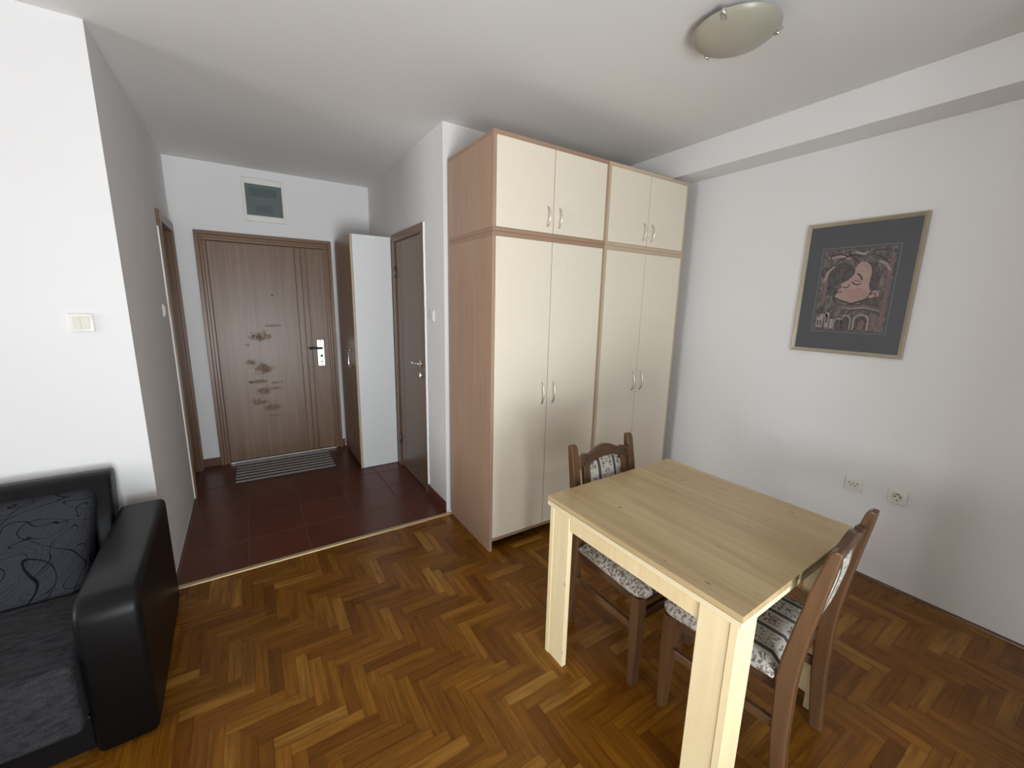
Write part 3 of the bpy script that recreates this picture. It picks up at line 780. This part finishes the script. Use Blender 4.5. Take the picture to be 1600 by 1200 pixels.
# the leaf under the top is paler, window light put into its colour
# ------------------------------------------------------------------ dining chairs
def make_chair(label):
    t = thing('dining_chair', label, 'chair', (0, 0, 0), 0, 'walnut dining chairs')
    # rear posts (also the back legs): side outline in (y,z)
    front = [(-.222, 0), (-.200, .22), (-.190, .42), (-.196, .50), (-.214, .62), (-.238, .76), (-.2595, .866), (-.2625, .879), (-.2685, .889), (-.277, .8945)]
    back = [(-.286, .8955), (-.2915, .893), (-.2915, .880), (-.288, .85), (-.276, .76), (-.258, .62), (-.246, .50), (-.243, .42), (-.246, .22), (-.262, 0)]
    for s in (-1, 1):
        p = MB(); xa, xb = sorted((s*.166, s*.206))
        p.prism(front+back, 'x', xa, xb, bev=.006, seg=3, smooth=False)
        p.build('back_post', M['walnut'], t)
    # front legs, slightly tapered
    for s in (-1, 1):
        l = MB(); bm = bmesh.new()
        for z, hw, cy in ((0, .017, .160), (.25, .021, .158), (.405, .024, .155)):
            for dx, dy in ((-1, -1), (1, -1), (1, 1), (-1, 1)): bm.verts.new((s*.194+dx*hw, cy+dy*hw, z))
        bm.verts.ensure_lookup_table(); v = bm.verts
        bm.faces.new((v[3], v[2], v[1], v[0])); bm.faces.new((v[8], v[9], v[10], v[11]))
        for r in (0, 4):
            for k in range(4): bm.faces.new((v[r+k], v[r+(k+1) % 4], v[r+4+(k+1) % 4], v[r+4+k]))
        bmesh.ops.bevel(bm, geom=[e for e in bm.edges if abs(e.verts[0].co.z-e.verts[1].co.z) > .1], offset=.005, segments=2, affect='EDGES')
        bmesh.ops.recalc_face_normals(bm, faces=bm.faces[:]); l.add_bm(bm); l.build('front_leg', M['walnut'], t)
    # seat frame
    a = MB()
    a.prism([(-.170, -.20), (.170, -.20), (.170, -.182), (-.170, -.182)], 'z', .365, .41)
    a.prism([(-.172, .145), (.172, .145), (.172, .163), (-.172, .163)], 'z', .365, .41)
    for s in (-1, 1): a.prism([(s*.172, -.19), (s*.188, -.19), (s*.200, .14), (s*.184, .14)], 'z', .365, .41)
    a.build('seat_frame', M['walnutx'], t)
    # stretchers
    for s in (-1, 1):
        MB().prism([(s*.178, -.205), (s*.196, -.205), (s*.203, .145), (s*.185, .145)], 'z', .235, .268, bev=.003).build('side_stretcher', M['walnut'], t)
    MB().box(-.178, .178, .148, .166, .285, .325, .003).build('front_stretcher', M['walnutx'], t)
    # seat cushion: rounded slab
    s_ = MB(); bm = bmesh.new(); n = 14; rows = []
    def half(v): return .206+.020*v
    for iy in range(n+1):
        v = iy/n; row = []
        for ix in range(n+1):
            u = ix/n*2-1
            y = -.186+.378*v; x = u*half(v)
            ex = max(0, 1-((1-abs(u))/.16))**2; ey = max(0, 1-((1-abs(2*v-1))/.16))**2
            z = .457-.026*min(1, ex+ey)+.004*(1-u*u)*(1-(2*v-1)**2)
            if abs(u) > .9 and v > .9: y -= .02*(abs(u)-.9)*10*(v-.9)*10; x *= 1-.05*(abs(u)-.9)*10*(v-.9)*10
            row.append(bm.verts.new((x, y, z)))
        rows.append(row)
    for i in range(n):
        for k in range(n): bm.faces.new((rows[i][k], rows[i][k+1], rows[i+1][k+1], rows[i+1][k]))
    loop = [rows[0][k] for k in range(n)]+[rows[k][n] for k in range(n)]+[rows[n][n-k] for k in range(n)]+[rows[n-k][0] for k in range(n)]
    prev = loop
    for z, f in ((.420, 1.004), (.412, .985), (.410, .95)):
        nw = [bm.verts.new((v.co.x*f, (v.co.y-.003)*f+.003, z)) for v in loop]
        for i in range(len(loop)): bm.faces.new((prev[i], prev[(i+1) % len(loop)], nw[(i+1) % len(loop)], nw[i]))
        prev = nw
    bm.faces.new(prev)
    bmesh.ops.recalc_face_normals(bm, faces=bm.faces[:]); s_.add_bm(bm, 0, True)
    s_.build('seat', M['brocade'], t)
    # leaning back: parts built upright in the plane y=0 then tilted with the posts
    import mathutils
    lean = math.atan2(.262-.202, .875-.52)
    Mx = Matrix.Translation((0, -.209, .52)) @ Matrix.Rotation(lean, 4, 'X') @ Matrix.Translation((0, 0, -.52))
    def tilt(mb):
        mb.v = [Mx @ v for v in mb.v]; return mb
    ztop = .888
    def top_edge(x):
        u = abs(x)/.168
        base = ztop-.046+.038*(0.5+0.5*math.cos(min(1, u/.80)*PI))
        if u > .62: base += .010*math.sin(PI*min(1, (u-.62)/.26)) if u < .88 else 0
        return base
    def low_edge(x):
        u = abs(x)/.168; return ztop-.104+.038*math.cos(u*PI/2)**1.0
    N = 28; xs = [-.168+.336*k/N for k in range(N+1)]
    cr = MB(); cr.prism([(x, low_edge(x)) for x in xs]+[(x, top_edge(x)) for x in xs[::-1]], 'y', -.013, .013, bev=.004, seg=2)
    # carved scrolls at both ends of the crest
    for s in (-1, 1):
        for r0 in (.015, .008):
            cr.tube([(s*(.128+r0*math.cos(q)), .012, ztop-.066+r0*.8*math.sin(q)) for q in [PI*2*k/14 for k in range(15)]], .0032, 6)
        cr.tube([(s*x, .012, ztop-.062+.028*math.cos(x/.12*PI/2)) for x in (.015, .04, .065, .09, .112)], .0035, 6)
    tilt(cr).build('crest_rail', M['walnutx'], t, 'arched carved crest rail')
    lo = .545
    bk = MB()
    for s in (-1, 1):
        xa, xb = sorted((s*.104, s*.141)); xi = [xa, xb]
        bk.prism([(xa, lo), (xb, lo), (xb, low_edge(xb)+.006), (xa, low_edge(xa)+.006)], 'y', -.011, .011, bev=.003)
    bk.box(-.168, .168, -.011, .011, .515, .550, .004)
    tilt(bk).build('back_frame', M['walnut'], t)
    pd = MB(); bm = bmesh.new(); K = 16; J = 14
    for side in (1, -1):
        g = []
        for j in range(J+1):
            row = []
            for k in range(K+1):
                u = k/K*2-1; x = u*.106
                zt = low_edge(x)-.002-.020*abs(u)**3; zb_ = lo+.003
                v = j/J; z = zb_+(zt-zb_)*v
                bul = (1-abs(u)**4)*(1-abs(2*v-1)**4)
                row.append(bm.verts.new((x, side*(.007+.014*bul), z)))
            g.append(row)
        for j in range(J):
            for k in range(K):
                q = (g[j][k], g[j][k+1], g[j+1][k+1], g[j+1][k]); bm.faces.new(q if side < 0 else q[::-1])
        if side == 1: g1 = g
        else:
            lp1 = [g1[0][k] for k in range(K)]+[g1[k][K] for k in range(J)]+[g1[J][K-k] for k in range(K)]+[g1[J-k][0] for k in range(J)]
            lp2 = [g[0][k] for k in range(K)]+[g[k][K] for k in range(J)]+[g[J][K-k] for k in range(K)]+[g[J-k][0] for k in range(J)]
            for i in range(len(lp1)): bm.faces.new((lp1[i], lp1[(i+1) % len(lp1)], lp2[(i+1) % len(lp1)], lp2[i]))
    bmesh.ops.recalc_face_normals(bm, faces=bm.faces[:]); pd.add_bm(bm, 0, True)
    tilt(pd).build('backrest_pad', M['brocade'], t, 'cream backrest pad with dark stripes')
    return t
ch = make_chair('walnut dining chair with tapestry pad, its back towards the wardrobes')
ch.location = (.254, -.928, 0); ch.rotation_euler[2] = PI+.012
def dup(src, label, loc, rz):
    r = src.copy(); COL.objects.link(r); r.location = loc; r.rotation_euler = (0, 0, rz); r['label'] = label
    for c in list(src.children):
        q = c.copy(); COL.objects.link(q); q.parent = r
    return r
dup(ch, 'walnut dining chair at the near end of the table, its back towards the viewer', (.301, -1.355, 0), .094)

# ------------------------------------------------------------------ sofa
def sofa():
    t = thing('sofa', 'black leatherette sofa with grey seat and patterned back cushion against the left wall', 'sofa', (-1.535, -.34, 0), .03)
    # local frame: x=0 outer face of the right arm, y=0 front of the arm, sofa runs to -x and +y
    L = 2.02
    def arc(cy, cz, r, a0, a1, n=8): return [(cy+r*math.cos(math.radians(a0+(a1-a0)*k/n)), cz+r*math.sin(math.radians(a0+(a1-a0)*k/n))) for k in range(n+1)]
    prof = [(.0, .02)]+arc(.075, .495, .075, 180, 90)+[(.78, .570), (.78, .02)]
    prof[0] = (-.0, .02)
    for x0, x1 in ((-.166, 0), (-L, -L+.166)):
        a = MB(); a.prism(prof, 'x', x0, x1, bev=.022, seg=4, smooth=True); a.build('armrest', M['leather'], t)
    b = MB(); b.box(-L+.17, -.17, .03, .86, .02, .15, .006); b.build('base', M['leather'], t)
    bk = MB()
    bk.prism([(.62, .15), (.74, .15), (.88, .70), (.87, .735), (.82, .74), (.77, .725)], 'x', -L+.14, -.176, bev=.015, seg=4, smooth=True)
    bk.build('backrest', M['leather'], t)
    s = MB(); s.box(-L+.172, -.172, -.035, .62, .145, .395, .022, seg=4); s.build('seat', M['sofaseat'], t)
    c = MB()
    bm = bmesh.new(); r = bmesh.ops.create_cube(bm, size=1)
    for v in bm.verts:
        x = -.225 if v.co.x > 0 else -L+.262
        k = v.co.z > 0; f = v.co.y > 0
        v.co = Vector((x, {(0, 0): .40, (0, 1): .60, (1, 0): .675, (1, 1): .80}[(int(k), int(f))], .690 if k else .397))
    bmesh.ops.bevel(bm, geom=bm.edges[:], offset=.035, segments=4, profile=.5, affect='EDGES')
    c.add_bm(bm, 0, True); c.build('back_cushion', M['sofacush'], t, 'grey back cushion with black flourish lines')
    for x in (-.12, -L+.12):
        for y in (.06, .72): MB().box(x-.02, x+.02, y-.02, y+.02, 0, .02).build('foot', M['black'], t)
sofa()
